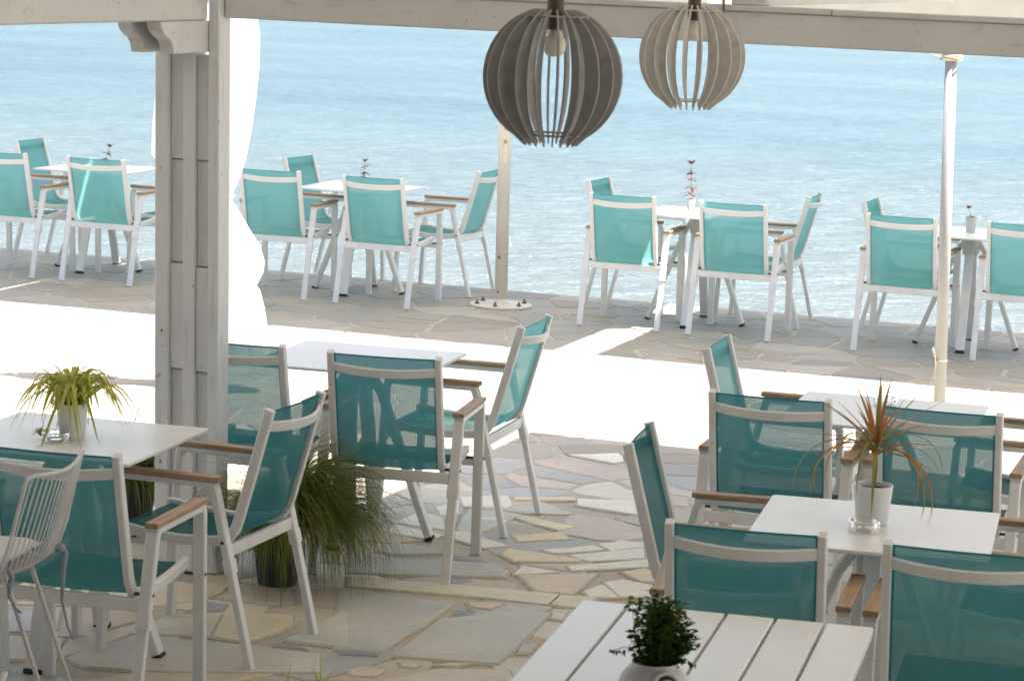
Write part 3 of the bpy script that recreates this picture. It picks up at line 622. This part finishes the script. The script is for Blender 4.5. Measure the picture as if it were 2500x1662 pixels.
# ------------------------------------------------------------------ armchairs
WL, DR, DF, HA = .264, -.306, .258, .650
def arc_pts():
    """side tube of the sling: back down to the seat, in the (y, z) plane"""
    top = [(-.330, .882), (-.292, .74), (-.250, .585), (-.228, .505)]
    bend = [(-.215, .466), (-.193, .436), (-.160, .420), (-.120, .414)]
    seat = [(.0, .408), (.14, .418), (.235, .432), (.25, .430)]
    return top, bend, seat
def make_chair(lit=False):
    root = empty('armchair')
    tag(root, 'white framed armchair', 'chair', 'white and teal armchairs on the terrace')
    top, bend, seat = arc_pts(); path = top + bend + seat
    bm = bmesh.new()
    for sx in (-1, 1): sweep(bm, [(sx*.2115, y, z) for y, z in path], .025, .034, (1, 0, 0), .004)
    obj('sling_frame', bm, M['alu'], root)
    def cloth(name, pts, bow0, hem):
        bm = bmesh.new(); nx = 10; rows = []
        dense = []
        for a, b in zip(pts, pts[1:]):
            for k in range(3): dense.append((a[0]+(b[0]-a[0])*k/3, a[1]+(b[1]-a[1])*k/3))
        dense.append(pts[-1])
        for i, (y, z) in enumerate(dense):
            a = dense[max(i-1, 0)]; b = dense[min(i+1, len(dense)-1)]; t = Vector((0, b[0]-a[0], b[1]-a[1])).normalized()
            nn = Vector((0, -t.z, t.y))                    # towards the rear / underside
            if nn.y > 0 and name == 'backrest': nn = -nn
            if name == 'seat' and nn.z > 0: nn = -nn
            u = i/(len(dense)-1); bw = bow0*(math.sin(math.pi*min(1, max(0, u*.9+.1)))*.7+.3)
            xs = [-.2, -.192] + [-.192 + .384*j/(nx-2) for j in range(1, nx-2)] + [.192, .2]
            rows.append([bm.verts.new(Vector((q_, y, z)) + nn*bw*(1-(q_/.2)**2)) for q_ in xs])
        for i, (A, B) in enumerate(zip(rows, rows[1:])):
            for j in range(nx):
                f = bm.faces.new((A[j], A[j+1], B[j+1], B[j])); f.smooth = True
                if hem and i == 0: f.material_index = 1
                if j in (0, nx-1): f.material_index = 1
        return obj(name, bm, [M['mesh_lit'], M['mesh_lit_hem']] if lit else [M['mesh'], M['mesh_hem']], root)
    backp = [(-.3285, .877), (-.3235, .858), (-.292, .74), (-.250, .585), (-.228, .505)] + bend[:3]
    cloth('backrest', backp, .012, True); cloth('seat', bend[2:] + seat[:3], .012, False)
    bm = bmesh.new(); n = 12
    sweep(bm, [(-.2 + .4*i/n, -.3225 - .046*(1-(2*i/n-1)**2), .824 - .009*(1-(2*i/n-1)**2)) for i in range(n+1)], .036, .012, (0, -.25, 1), .003); obj('back_rail', bm, M['alu'], root)
    bm = bmesh.new(); sweep(bm, [(-.244, -.207, .397), (.244, -.207, .397)], .042, .022, (0, 0, 1), .003); obj('rear_crossbar', bm, M['alu'], root)
    bm = bmesh.new(); sweep(bm, [(-.244, .246, .385), (.244, .246, .385)], .036, .022, (0, 0, 1), .003); obj('front_crossbar', bm, M['alu'], root)
    for sx in (-1, 1):
        x = sx*WL
        bm = bmesh.new(); sweep(bm, [(x, .222, .622), (x, .232, .60), (x, .258, .002)], .040, .027, (1, 0, 0), .004); obj('leg', bm, M['alu'], root)
        bm = bmesh.new()
        yy = lambda z: -.156 + (DR+.156)*(1 - z/.62)
        sweep(bm, [(x, -.150, .622), (x, -.161, .60), (x, yy(.335), .335)], .040, .028, (1, 0, 0), .004)
        sweep(bm, [(x, yy(.372), .372), (x, yy(.325), .325)], .045, .033, (1, 0, 0), .003)
        sweep(bm, [(x, yy(.33), .33), (x, yy(.002), .002)], .035, .025, (1, 0, 0), .003); obj('leg', bm, M['alu'], root)
        bm = bmesh.new(); sweep(bm, [(x, -.168, .6205), (x, .236, .6205)], .036, .021, (1, 0, 0), .003); ar = obj('armrest', bm, M['alu'], root)
        bm = bmesh.new(); sweep(bm, [(x, -.178, .6402), (x, .244, .6402)], .044, .018, (1, 0, 0), .003); obj('arm_slat', bm, M['teak'], ar)
        bm = bmesh.new(); tube(bm, [(x - sx*.05, -.2, .43), (x + sx*.023, -.2, .43)], .006, 8); obj('bolt', bm, M['dark_metal'], root)
        bm = bmesh.new(); tube(bm, [(x - sx*.05, .236, .40), (x + sx*.023, .236, .40)], .006, 8); obj('bolt', bm, M['dark_metal'], root)
    return root
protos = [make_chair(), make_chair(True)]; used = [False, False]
SHORE = 'chairs at the shore tables'; MID = 'chairs at the middle tables'; NEAR = 'chairs at the near tables'
def chair(x, y, th, label, group, lit=False):
    k = int(group == SHORE or lit)  # shore chairs and two bright middle ones take the lit mesh copy
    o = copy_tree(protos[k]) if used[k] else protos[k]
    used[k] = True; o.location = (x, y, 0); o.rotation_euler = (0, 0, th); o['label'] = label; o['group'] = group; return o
CH = [
 (-.421, 10.285, -.191, 'teal armchair, back to us, between the grass clump and the empty table', MID),
 (-1.002, 10.461, -.27, 'teal mesh armchair partly hidden by the white pillar, below the white curtain', MID),
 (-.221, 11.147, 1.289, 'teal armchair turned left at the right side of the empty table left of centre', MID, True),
 (-1.036, 8.972, 1.236, 'teal armchair turned left in front of the pillar and the clump of grass', NEAR),
 (-1.291, 8.155, -.253, 'dark teal armchair, back to us, behind the white wire chair at lower left', NEAR),
 (-1.80, 8.80, -1.87, 'armchair left of the spider plant table, one white leg showing at the left edge', NEAR),
 (1.026, 9.679, -.288, 'teal armchair, back to us, left one of the pair behind the red-leaved plant', MID),
 (1.615, 9.527, -.301, 'teal armchair, back to us, right one of the pair behind the red-leaved plant', MID),
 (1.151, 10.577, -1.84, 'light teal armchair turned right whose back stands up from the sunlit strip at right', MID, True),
 (2.02, 10.18, 1.28, 'armchair turned left at the right edge beyond the plant table, armrests showing', MID),
 (.749, 8.444, -1.776, 'teal armchair turned right at the left end of the table with the red-leaved plant', NEAR),
 (.736, 7.438, -.226, 'dark teal armchair with its back to us directly behind the slatted table', NEAR),
 (1.323, 7.274, -.245, 'very dark teal armchair, back to us, at the lower right corner', NEAR),
 (1.70, 8.20, 1.30, 'armchair turned left, right of the red-leaved plant table, armrest at the photo edge', NEAR),
 (-3.549, 18.931, -.362, 'shore armchair with its back to us cut by the left edge of the photo', SHORE),
 (-2.844, 18.702, -.314, 'shore armchair, back to us, just left of the pillar', SHORE),
 (-3.374, 19.786, -1.88, 'shore armchair turned right behind the leftmost table, against the sea', SHORE),
 (-2.47, 19.20, 1.25, 'shore armchair turned left at the leftmost table, mostly hidden behind the pillar', SHORE),
 (-1.600, 18.353, -.303, 'shore armchair with its back to us just right of the white curtain', SHORE),
 (-.861, 18.078, -.359, 'shore armchair with its back to us between the curtain and the parasol pole', SHORE),
 (-.521, 18.804, 1.249, 'shore armchair turned left, its back overlapped by the parasol pole', SHORE),
 (-1.308, 19.146, -1.992, 'shore armchair turned right behind the second table from the left', SHORE),
 (.784, 17.483, -.318, 'shore armchair, back to us, at the sunlit streak, its right legs in the sun', SHORE),
 (1.488, 17.222, -.329, 'shore armchair with its back to us in front of the tall pinkish plant', SHORE),
 (1.680, 17.845, 1.286, 'narrow-looking shore armchair turned left at the right side of the pinkish plant table', SHORE),
 (.861, 18.222, -1.942, 'shore armchair turned right, its top corner above the chair at the sunlit streak', SHORE),
 (2.513, 16.793, -.338, 'shore armchair with its back to us crossed by the slim right pole', SHORE),
 (3.231, 16.581, -.329, 'shore armchair with its back to us cut by the right edge of the photo', SHORE),
 (2.650, 17.406, -1.914, 'shore armchair turned right, top corner showing behind the chair at the slim pole', SHORE),
]
for c in CH: chair(*c)

# ------------------------------------------------------------------ square tables
def make_table():
    root = empty('table'); tag(root, 'white square table', 'table', 'square white tables')
    bm = bmesh.new(); h = .3575; r = .014; pts = []
    for cx, cy, a0 in ((h-r, h-r, 0), (-h+r, h-r, 90), (-h+r, -h+r, 180), (h-r, -h+r, 270)):
        for k in range(5): a = R(a0 + 22.5*k); pts.append((cx + r*math.cos(a), cy + r*math.sin(a)))
    def ring(z, ins): return [bm.verts.new((x*(1-ins/h), y*(1-ins/h), z)) for x, y in pts]
    rs = [ring(.728, .002), ring(.730, 0), ring(.7385, 0), ring(.74, .0015)]
    bm.faces.new(rs[0][::-1]); bm.faces.new(rs[-1])
    for A, B in zip(rs, rs[1:]):
        for j in range(len(pts)): bm.faces.new((A[j], A[(j+1) % len(pts)], B[(j+1) % len(pts)], B[j]))
    obj('tabletop', bm, M['top'], root)
    bm = bmesh.new(); box(bm, -.12, .12, -.12, .12, .712, .7275, .003); box(bm, -.05, .05, -.05, .05, .60, .7125, .006); obj('centre_bracket', bm, M['alu'], root)
    for k in range(4):
        a = math.pi/2*k + .06; d = Vector((math.cos(a), math.sin(a), 0)); s = Vector((-d.y, d.x, 0))
        bm = bmesh.new(); sweep(bm, [d*.035 + Vector((0, 0, .700)), d*.10 + Vector((0, 0, .60)), d*.322 + Vector((0, 0, .012))], .056, .030, s, .004); lg = obj('leg', bm, M['alu'], root)
        bm = bmesh.new(); sweep(bm, [d*.321 + Vector((0, 0, .0145)), d*.3265 + Vector((0, 0, .001))], .058, .032, s, .003); obj('foot_cap', bm, M['alu_dark_foot'], lg)
    return root
tp = make_table(); tused = [False]
def table(x, y, th, label):
    o = copy_tree(tp) if tused[0] else tp
    tused[0] = True; o.location = (x, y, 0); o.rotation_euler = (0, 0, th); o['label'] = label; return o
table(1.123, 7.864, -.219, 'square white table carrying the red-leaved plant and a glass ashtray')
table(-1.475, 8.80, -.26, 'square white table carrying the spider plant at left')
table(-.625, 10.78, -.27, 'empty square white table behind the centre-left chair, on the sunlit strip')
table(1.432, 9.94, -.27, 'square white table with only a glass ashtray, behind the pair of chairs at right')
table(-3.05, 19.25, -.33, 'leftmost white shore table with a tiny red succulent')
table(-1.10, 18.565, -.33, 'white shore table with a small dark plant, between pillar and parasol pole')
table(1.222, 17.64, -.33, 'white shore table with the tall pinkish plant and a patch of sun on it')
table(2.94, 17.005, -.33, 'white shore table with the grey pot beyond the slim right pole')

# slatted table in the foreground
st = empty('slatted_table', (.50, 6.10, 0), -.229); tag(st, 'large white slatted wooden table in the foreground under the basil pot', 'table')
W = .764
for k in range(6):
    x0 = -W/2 + k*(W+.009)/6; bm = bmesh.new(); box(bm, x0, x0 + (W+.009)/6 - .009, -.68, .60, .714, .740, .003); obj('slat', bm, M['top'], st)
bm = bmesh.new(); box(bm, -.34, .34, .50, .53, .64, .712); box(bm, -.34, .34, -.60, -.57, .64, .712); box(bm, -.345, -.315, -.57, .50, .64, .712); box(bm, .315, .345, -.57, .50, .64, .712); box(bm, -.33, .33, -.04, 0, .68, .712); obj('apron', bm, M['alu'], st)
for x in (-.345, .285):
    for y in (-.61, .475):
        bm = bmesh.new(); box(bm, x, x+.06, y, y+.06, 0, .709, .004); obj('leg', bm, M['alu'], st)
# fit the table so that its far edge lies at the measured corners
fl, fr = Vector((.214, 6.80)), Vector((.957, 6.627)); ax = (fr-fl).normalized(); mid = (fl+fr)/2; pn = Vector((ax.y, -ax.x))
st.location = (mid.x + pn.x*.60, mid.y + pn.y*.60, 0); st.rotation_euler = (0, 0, math.atan2(ax.y, ax.x))

# ------------------------------------------------------------------ wire chair with cushion
def wire_chair(label, off=Vector((0, 0, 0))):
    A = Vector((-1.335, 7.239, .92)); B = Vector((-1.243, 7.618, .935)); a = Vector((-1.385, 7.13, .655)); b = Vector((-1.30, 7.56, .635))
    org = Vector((-1.52, 7.42, 0)); root = empty('wire_chair', org + off); tag(root, label, 'chair', 'white wire chairs')
    L = lambda v: v - org
    n = 17; back = Vector((-.97, .24, 0)).normalized()
    def top(u):
        p = A.lerp(B, u); p.z += -.020*math.sin(math.pi*u)*.9; return p - back*.0 + Vector((.97, -.24, 0))*.035*math.sin(math.pi*u)
    def bot(u): return a.lerp(b, u) + Vector((.97, -.24, 0))*.03*math.sin(math.pi*u)
    bm = bmesh.new()
    def wire(u): t, q = top(u), bot(u); return [L(t), L(t.lerp(q, .35) + back*.003), L(t.lerp(q, .7) + back*.005), L(q + back*.010 + Vector((0, 0, .008))), L(q + back*.05 + Vector((0, 0, -.018))), L(q + back*.40 + Vector((0, 0, .005)))]
    for i in range(1, n-1): tube(bm, wire(i/(n-1)), .0026, 6)
    obj('back_wires', bm, M['wire'], root)
    bm = bmesh.new(); fr_ = [L(q) for q in [bot(0) + back*.42, bot(0) + back*.05 + Vector((0, 0, -.018)), bot(0) + back*.010]] + [L(top(0).lerp(bot(0), k)) for k in (.7, .4, .12)] + [L(top(0)) + Vector((0, .004, -.008))] + [L(top(i/12)) for i in range(1, 12)] + [L(top(1)) + Vector((0, -.003, -.006))] + [L(top(1).lerp(bot(1), k)) for k in (.12, .4, .7)] + [L(q) for q in [bot(1) + back*.010, bot(1) + back*.05 + Vector((0, 0, -.018)), bot(1) + back*.42]]
    tube(bm, fr_, .0062, 8); obj('frame', bm, M['wire'], root)
    c = (a+b)/2
    for q0, q1 in ((bot(.25) + back*.06, Vector((-1.262, 7.50, 0))), (bot(.95) + back*.1, Vector((-1.24, 7.78, 0))), (bot(.05) + back*.38, Vector((-1.82, 7.30, 0))), (bot(.95) + back*.38, Vector((-1.72, 7.80, 0)))):
        bm = bmesh.new(); tube(bm, [L(q0), L(q1 + Vector((0, 0, .002)))], .0075, 8); obj('leg', bm, M['wire'], root)
    return root, L, a, b, back
wc, L, a, b, back = wire_chair('white wire-backed chair with a tied cushion at the lower left edge')
cu_ = empty('seat_cushion', wc.location); tag(cu_, 'pale grey-white cushion tied onto the wire chair', 'cushion')
bm = bmesh.new(); nU, nV = 14, 14
def cpt(u, v, sgn):
    p = a.lerp(b, .04 + .92*u) + back*(.035 + .36*v); e = min(1, 5*min(u, 1-u)*1.2)**.5 * min(1, 5*min(v, 1-v)*1.2)**.5
    p = p + Vector((0, 0, .024 + sgn*.024*e + .003*math.sin(9*u)*math.cos(7*v))); return L(p)
for sgn in (-1, 1):
    g = [[bm.verts.new(cpt(i/nU, j/nV, sgn)) for j in range(nV+1)] for i in range(nU+1)]
    for i in range(nU):
        for j in range(nV): bm.faces.new((g[i][j], g[i+1][j], g[i+1][j+1], g[i][j+1])).smooth = True
bmesh.ops.remove_doubles(bm, verts=bm.verts, dist=.0005); bmesh.ops.recalc_face_normals(bm, faces=bm.faces)
obj('pad', bm, M['cushion'], cu_)
for u0, dz in ((.98, .26), (.05, .10)):
    q = a.lerp(b, u0) + Vector((.012, 0, 0)); bm = bmesh.new()
    tube(bm, [L(q + Vector((0, 0, .02))), L(q + Vector((.012, -.01, .0))), L(q + Vector((.006, -.012, -.05*dz/.2))), L(q + Vector((.004, -.01, -.55*dz))), L(q + Vector((.022, -.01, -.85*dz))), L(q + Vector((.04, -.012, -dz)))], .0045, 6, [1.4, 2.2, 2.0, 1, .8, .9]); obj('tie', bm, M['tie'], cu_)
bm = bmesh.new(); q = a.lerp(b, .97) + Vector((.01, -.005, .012)); lathe(bm, [(0, -.014), (.014, -.008), (.016, .004), (.008, .014), (0, .016)], 10); bm.transform(Matrix.Translation(L(q))); obj('knot', bm, M['tie'], cu_)
# a second wire chair, nearer: only the bend of its rail reaches the lower left corner
wc2 = copy_tree(wc); wc2['label'] = 'white wire chair of which only a bent rail shows in the lower left corner'
wc2.location = wc.location + Vector((.237, -2.38, -.005))

# ------------------------------------------------------------------ pots and plants
def pot_lathe(bm, r0, r1, h, th=.004, lip=.0, n=36):
    lathe(bm, [(0, 0), (r0*.92, 0), (r0, .004), (r1, h-.003), (r1+lip, h), (r1-th, h), (r1-th-.001, h-.004), (r1-th-.003, h*.86), (0, h*.86)], n)
def potted(name, label, cat, loc, r0, r1, h, mat, group=None):
    o = empty(name, loc); tag(o, label, cat, group)
    bm = bmesh.new(); pot_lathe(bm, r0, r1, h); obj('pot', bm, mat, o, smooth=True)
    bm = bmesh.new(); lathe(bm, [(r1-.005, h*.87), (r1*.5, h*.90), (0, h*.91)], 20); obj('soil', bm, M['soil'], o)
    return o
def arch(base, az, reach, rise, drop, n=9, wob=0):
    pts = []
    for i in range(n):
        u = i/(n-1); x = reach*(u**.85); z = rise*math.sin(math.pi*min(1, u*1.05)*.62)*1.0 - drop*max(0, u-.35)**1.7*1.9
        pts.append(base + Vector((math.cos(az + wob*u)*x, math.sin(az + wob*u)*x, z)))
    return pts
TZ = .741
# spider plant
sp_ = potted('spider_plant', 'spider plant with long yellow-green arching leaves in a white pot on the left table', 'plant', (-1.468, 8.765, TZ), .043, .053, .122, M['pot'])
rr = random.Random(5); bm = bmesh.new()
for k in range(105):
    az = rr.uniform(0, 2*math.pi); base = Vector((rr.gauss(0, .014), rr.gauss(0, .014), .110))
    q = rr.random()
    reach = .07 + .15*q + rr.uniform(-.01, .03); rise = rr.uniform(.09, .145)*(1.1-.3*q); drop = (.04 + .24*q)*rr.uniform(.5, 1.1)
    pts = arch(base, az, reach, rise, drop, 10, rr.uniform(-.4, .4))
    pts = [Vector((p.x, p.y, max(p.z, .006 if (p.x**2+p.y**2)**.5 > .055 else .012))) for p in pts]
    blade(bm, pts, rr.uniform(.012, .019), Vector((-math.sin(az), math.cos(az), 0)), .5, rr.random() < .4)
for k in range(50):
    az = rr.uniform(0, 2*math.pi); pts = arch(Vector((rr.gauss(0, .018), rr.gauss(0, .018), .108)), az, rr.uniform(.015, .06), rr.uniform(.03, .075), rr.uniform(0, .03), 6)
    blade(bm, pts, .008, Vector((-math.sin(az), math.cos(az), 0)), .5, 0)
obj('foliage', bm, [M['leaf_spider'], M['leaf_spider_pale']], sp_)
bm = bmesh.new(); c0 = Vector((-.095, -.05, .012))
tube(bm, [Vector((-.02, -.02, .125)), Vector((-.06, -.03, .13)), Vector((-.088, -.045, .07)), c0], .0012, 5)
for k in range(26):
    az = rr.uniform(0, 2*math.pi); pts = arch(c0, az, rr.uniform(.02, .05), rr.uniform(.01, .035), .01, 6); blade(bm, [Vector((p.x, p.y, max(p.z, .003))) for p in pts], .006, Vector((-math.sin(az), math.cos(az), 0)), .4, 0)
obj('plantlet', bm, [M['leaf_spider']], sp_)
# dracaena
dr = potted('dracaena', 'red and olive spiky dracaena in a white pot on the right table', 'plant', (1.116, 7.905, TZ), .048, .060, .120, M['pot'])
bm = bmesh.new(); tube(bm, [(0, 0, .11), (.004, 0, .17), (.001, 0, .235)], .0055, 8, [1.1, 1, .9]); obj('stem', bm, M['stem'], dr)
bm = bmesh.new(); rr = random.Random(8)
for k in range(38):
    az = k*2.4 + rr.uniform(-.3, .3); u = k/38; base = Vector((.002, 0, .205 + .045*u)); el = R(-30 + 112*u + rr.uniform(-8, 8)); Ln = rr.uniform(.17, .27)
    pts = []; p = base.copy(); e = el
    if u < .34: e = R(rr.uniform(20, 50)); Ln = rr.uniform(.29, .39)
    for i in range(10):
        pts.append(p.copy()); p = p + Vector((math.cos(az)*math.cos(e), math.sin(az)*math.cos(e), math.sin(e)))*Ln/9
        e -= (R(17) if u < .34 else R(5.5)*(1.05-u)**1 * (.5+rr.random()))
    pts = [Vector((q.x, q.y, max(q.z, .004))) for q in pts]
    blade(bm, pts, rr.uniform(.0115, .016), Vector((-math.sin(az), math.cos(az), 0)), .4, int(rr.random() < .45), prof=lambda u: min(1, .45+3*u)*(1-u**2.2)+.03)
obj('foliage', bm, [M['leaf_red'], M['leaf_olive']], dr)
# basil in a round pot with a hole
ba = empty('basil_pot', (.347, 5.73, TZ)); tag(ba, 'bushy dark green basil in a round white pot with a dark hole', 'plant')
bm = bmesh.new(); Rp = .079
prof = [(0, .002), (.045, .002)] + [(Rp*math.cos(t)*1.0, .068 + .068*math.sin(t)) for t in [R(-60 + 10*i) for i in range(12)]] + [(.050, .130), (.048, .126), (.050, .118), (.0, .116)]
lathe(bm, prof, 48)
for v in bm.verts: v.co.x *= 1.04
po = obj('pot', bm, M['pot_stone'], ba, smooth=True)
bm = bmesh.new(); cdir = Vector((.32, -.9, .30)).normalized()
zc = Vector((0, 0, .068)); sx_ = cdir.cross(Vector((0, 0, 1))).normalized(); sy_ = sx_.cross(cdir)
rim = []
for rad, dep in ((.0235, .055), (.0245, .0735), (.028, .0790), (.033, .0765), (.036, .0705)):
    rim.append([bm.verts.new(zc + cdir*dep*.985 + (sx_*math.cos(t) + sy_*math.sin(t))*rad) for t in [2*math.pi*i/28 for i in range(28)]])
for A, B in zip(rim, rim[1:]):
    for j in range(28): bm.faces.new((A[j], A[(j+1) % 28], B[(j+1) % 28], B[j])).smooth = True
hr = obj('hole_rim', bm, M['pot_stone'], ba)
bm = bmesh.new(); bm.faces.new([bm.verts.new(zc + cdir*.0745 + (sx_*math.cos(t) + sy_*math.sin(t))*.0243) for t in [2*math.pi*i/28 for i in range(28)]]); obj('hole', bm, M['soil'], ba)
bm = bmesh.new(); lathe(bm, [(.049, .1165), (.02, .121), (0, .122)], 20); obj('soil', bm, M['soil'], ba)
bm = bmesh.new(); bs = bmesh.new(); rr = random.Random(21)
for k in range(54):
    az = rr.uniform(0, 2*math.pi); lean = rr.uniform(.0, .95)**.8; h = rr.uniform(.10, .185)*(1-.18*lean)
    p0 = Vector((.022*lean*math.cos(az), .022*lean*math.sin(az), .112)); p3 = Vector((.086*lean*math.cos(az), .070*lean*math.sin(az), .115 + h))
    pm = p0.lerp(p3, .5) + Vector((math.cos(az), math.sin(az), 0))*.018*lean
    tube(bs, [p0, pm, p3], .0011, 4, [1.2, 1, .6])
    for i in range(17):
        u = .15 + .85*i/16; q = p0.lerp(pm, u*2) if u < .5 else pm.lerp(p3, u*2-1)
        for s in (0, 1):
            a_ = rr.uniform(0, 2*math.pi); d = Vector((math.cos(a_), math.sin(a_), rr.uniform(-.5, .55)))
            leaf(bm, q + d*.003, d, Vector((rr.gauss(0, .5), rr.gauss(0, .5), 1)).normalized(), rr.uniform(.013, .022), rr.uniform(.009, .014), int(rr.random() < .16))
for tipd in (Vector((-.105, -.03, .155)), Vector((.098, 0, .17)), Vector((.085, -.03, .13))):
    p0 = Vector((tipd.x*.3, tipd.y*.3, .15)); tube(bs, [p0, p0.lerp(tipd, .55)+Vector((0, 0, .012)), tipd], .0009, 4)
    for i in range(8):
        q = p0.lerp(tipd, .5+.5*i/7) + Vector((0, 0, .006)); d = Vector((rr.gauss(0, .5), rr.gauss(0, .5), -1)); leaf(bm, q, d, Vector((rr.gauss(0, 1), -1, .2)).normalized(), rr.uniform(.012, .02), .008, i % 2)
obj('foliage', bm, [M['leaf_basil'], M['leaf_basil_light']], ba); obj('stems', bs, M['stem'], ba)
# fountain grass beside and behind the pillar
def grass(label, loc, n, seed, hpot=.22, rpot=.10, size=1.0):
    o = empty('potted_grass', loc); tag(o, label, 'plant')
    bm = bmesh.new(); pot_lathe(bm, rpot*.75, rpot, hpot, .006); obj('pot', bm, M['pot_black'], o, smooth=True)
    bm = bmesh.new(); rr = random.Random(seed)
    for k in range(n):
        az = rr.gauss(-.1, .95) if rr.random() < .55 else rr.uniform(0, 2*math.pi); base = Vector((rr.gauss(0, .035), rr.gauss(0, .035), hpot-.01))
        q = rr.random()**.75; Ln = size*rr.uniform(.34, .66)*(1 if math.cos(az) > -.2 else .75); e = R(88 - 66*q + rr.uniform(-6, 6)); p = base.copy(); pts = []; dk = R(rr.uniform(9, 26))
        for i in range(9):
            pts.append(p.copy()); p = p + Vector((math.cos(az)*math.cos(e), math.sin(az)*math.cos(e), math.sin(e)))*Ln/8
            e = max(e - dk*(.4 + .16*i), R(-86)); az += rr.gauss(0, .03)
        pts = [Vector((v.x, v.y, max(v.z, .008))) for v in pts]
        blade(bm, pts, rr.uniform(.0032, .0055), Vector((-math.sin(az), math.cos(az), 0)), .5, int(rr.random() < .22), prof=lambda u: 1-.75*u)
    obj('blades', bm, [M['grass'], M['grass_pale']], o); return o
grass('big drooping clump of fine green grass in a black pot right of the pillar foot', (-.86, 9.86, 0), 3600, 31, size=.92)
grass('smaller clump of green grass half hidden behind the left side of the pillar', (-1.53, 10.62, 0), 700, 32, size=.8)
# leaf tips of a low plant at the bottom edge
lo = potted('low_plant', 'small green leafy plant whose tips rise above the bottom edge', 'plant', (-.535, 7.75, 0), .07, .09, .13, M['pot_stone'])
bm = bmesh.new(); rr = random.Random(2)
for k in range(16):
    az = rr.uniform(0, 2*math.pi); pts = arch(Vector((rr.gauss(0, .02), rr.gauss(0, .02), .11)), az, rr.uniform(.04, .12), rr.uniform(.02, .06), .03, 7)
    blade(bm, pts, .016, Vector((-math.sin(az), math.cos(az), 0)), .4, 0)
for x, dx in ((.0, .0), (.0, .045), (.0, -.03), (-.10, .01)):
    blade(bm, [Vector((x, 0, .11)), Vector((x+dx*.2, 0, .22)), Vector((x+dx*1.0, .0, .285 - abs(dx)*.5))], .018, Vector((.4, 1, 0)), .4, 0)
obj('foliage', bm, [M['leaf_spider']], lo)
# little plants on the shore tables
def rosette(loc, label, name, h, nlev, mats, potr=.03, poth=.05, potmat=None, spread=.035, lw=.014, lean=0):
    o = potted(name, label, 'plant', loc, potr*.75, potr, poth, potmat or M['pot_grey'])
    bm = bmesh.new(); bs = bmesh.new(); rr = random.Random(int(loc[0]*100)+77)
    tube(bs, [Vector((0, 0, poth*.85)), Vector((lean*.5, 0, poth+h*.5)), Vector((lean, 0, poth+h))], .0018, 5)
    for l in range(nlev):
        z = poth + h*(.12+.88*l/max(1, nlev-1)); x = lean*l/max(1, nlev-1)
        for k in range(6):
            az = k*1.047 + l*.5 + rr.uniform(-.35, .35); d = Vector((math.cos(az), math.sin(az), rr.uniform(-.5, .5) + (.9 if l == nlev-1 else -.1)))
            leaf(bm, Vector((x, 0, z)) + d*.004, d, Vector((0, 0, 1)), spread*rr.uniform(.7, 1.2)*(1.15-.45*l/nlev), lw, int(l < nlev-2) if len(mats) > 1 else 0)
    obj('foliage', bm, mats, o); obj('stem', bs, M['stem'], o); return o
rosette((-3.02, 19.30, TZ), 'tiny dark red succulent on the leftmost shore table', 'small_plant', .095, 3, [M['leaf_dark_red']], spread=.045, lw=.022, lean=.03)
rosette((-1.085, 18.62, TZ), 'small dark-leaved plant on the shore table between curtain and parasol pole', 'small_plant', .12, 4, [M['leaf_dark_red']], spread=.04, lw=.02, lean=.0)
rosette((1.17, 17.80, TZ), 'tall thin pinkish-red plant on the shore table left of the slim pole', 'small_plant', .23, 5, [M['leaf_dark_red'], M['leaf_pink']], spread=.055, lw=.022, poth=.075, lean=-.01)
rosette((2.93, 17.02, TZ), 'small wilted plant in a tapered grey pot beyond the slim right pole', 'small_plant', .05, 2, [M['leaf_dark_red']], potr=.038, poth=.10, spread=.03, lean=-.02)
# glass ashtrays
def ashtray(loc, label):
    o = empty('ashtray', loc); tag(o, label, 'ashtray', 'round glass ashtrays'); bm = bmesh.new()
    lathe(bm, [(0, .0), (.044, .0), (.047, .003), (.0475, .030), (.045, .034), (.041, .033), (.038, .010), (.034, .007), (0, .0065)], 40); obj('bowl', bm, M['glass'], o); return o
ashtray((1.078, 7.785, TZ), 'round glass ashtray in front of the red-leaved plant')
ashtray((-1.512, 8.70, TZ), 'round glass ashtray beside the spider plant')
ashtray((1.45, 10.09, TZ), 'round glass ashtray alone on the table behind the pair of chairs')
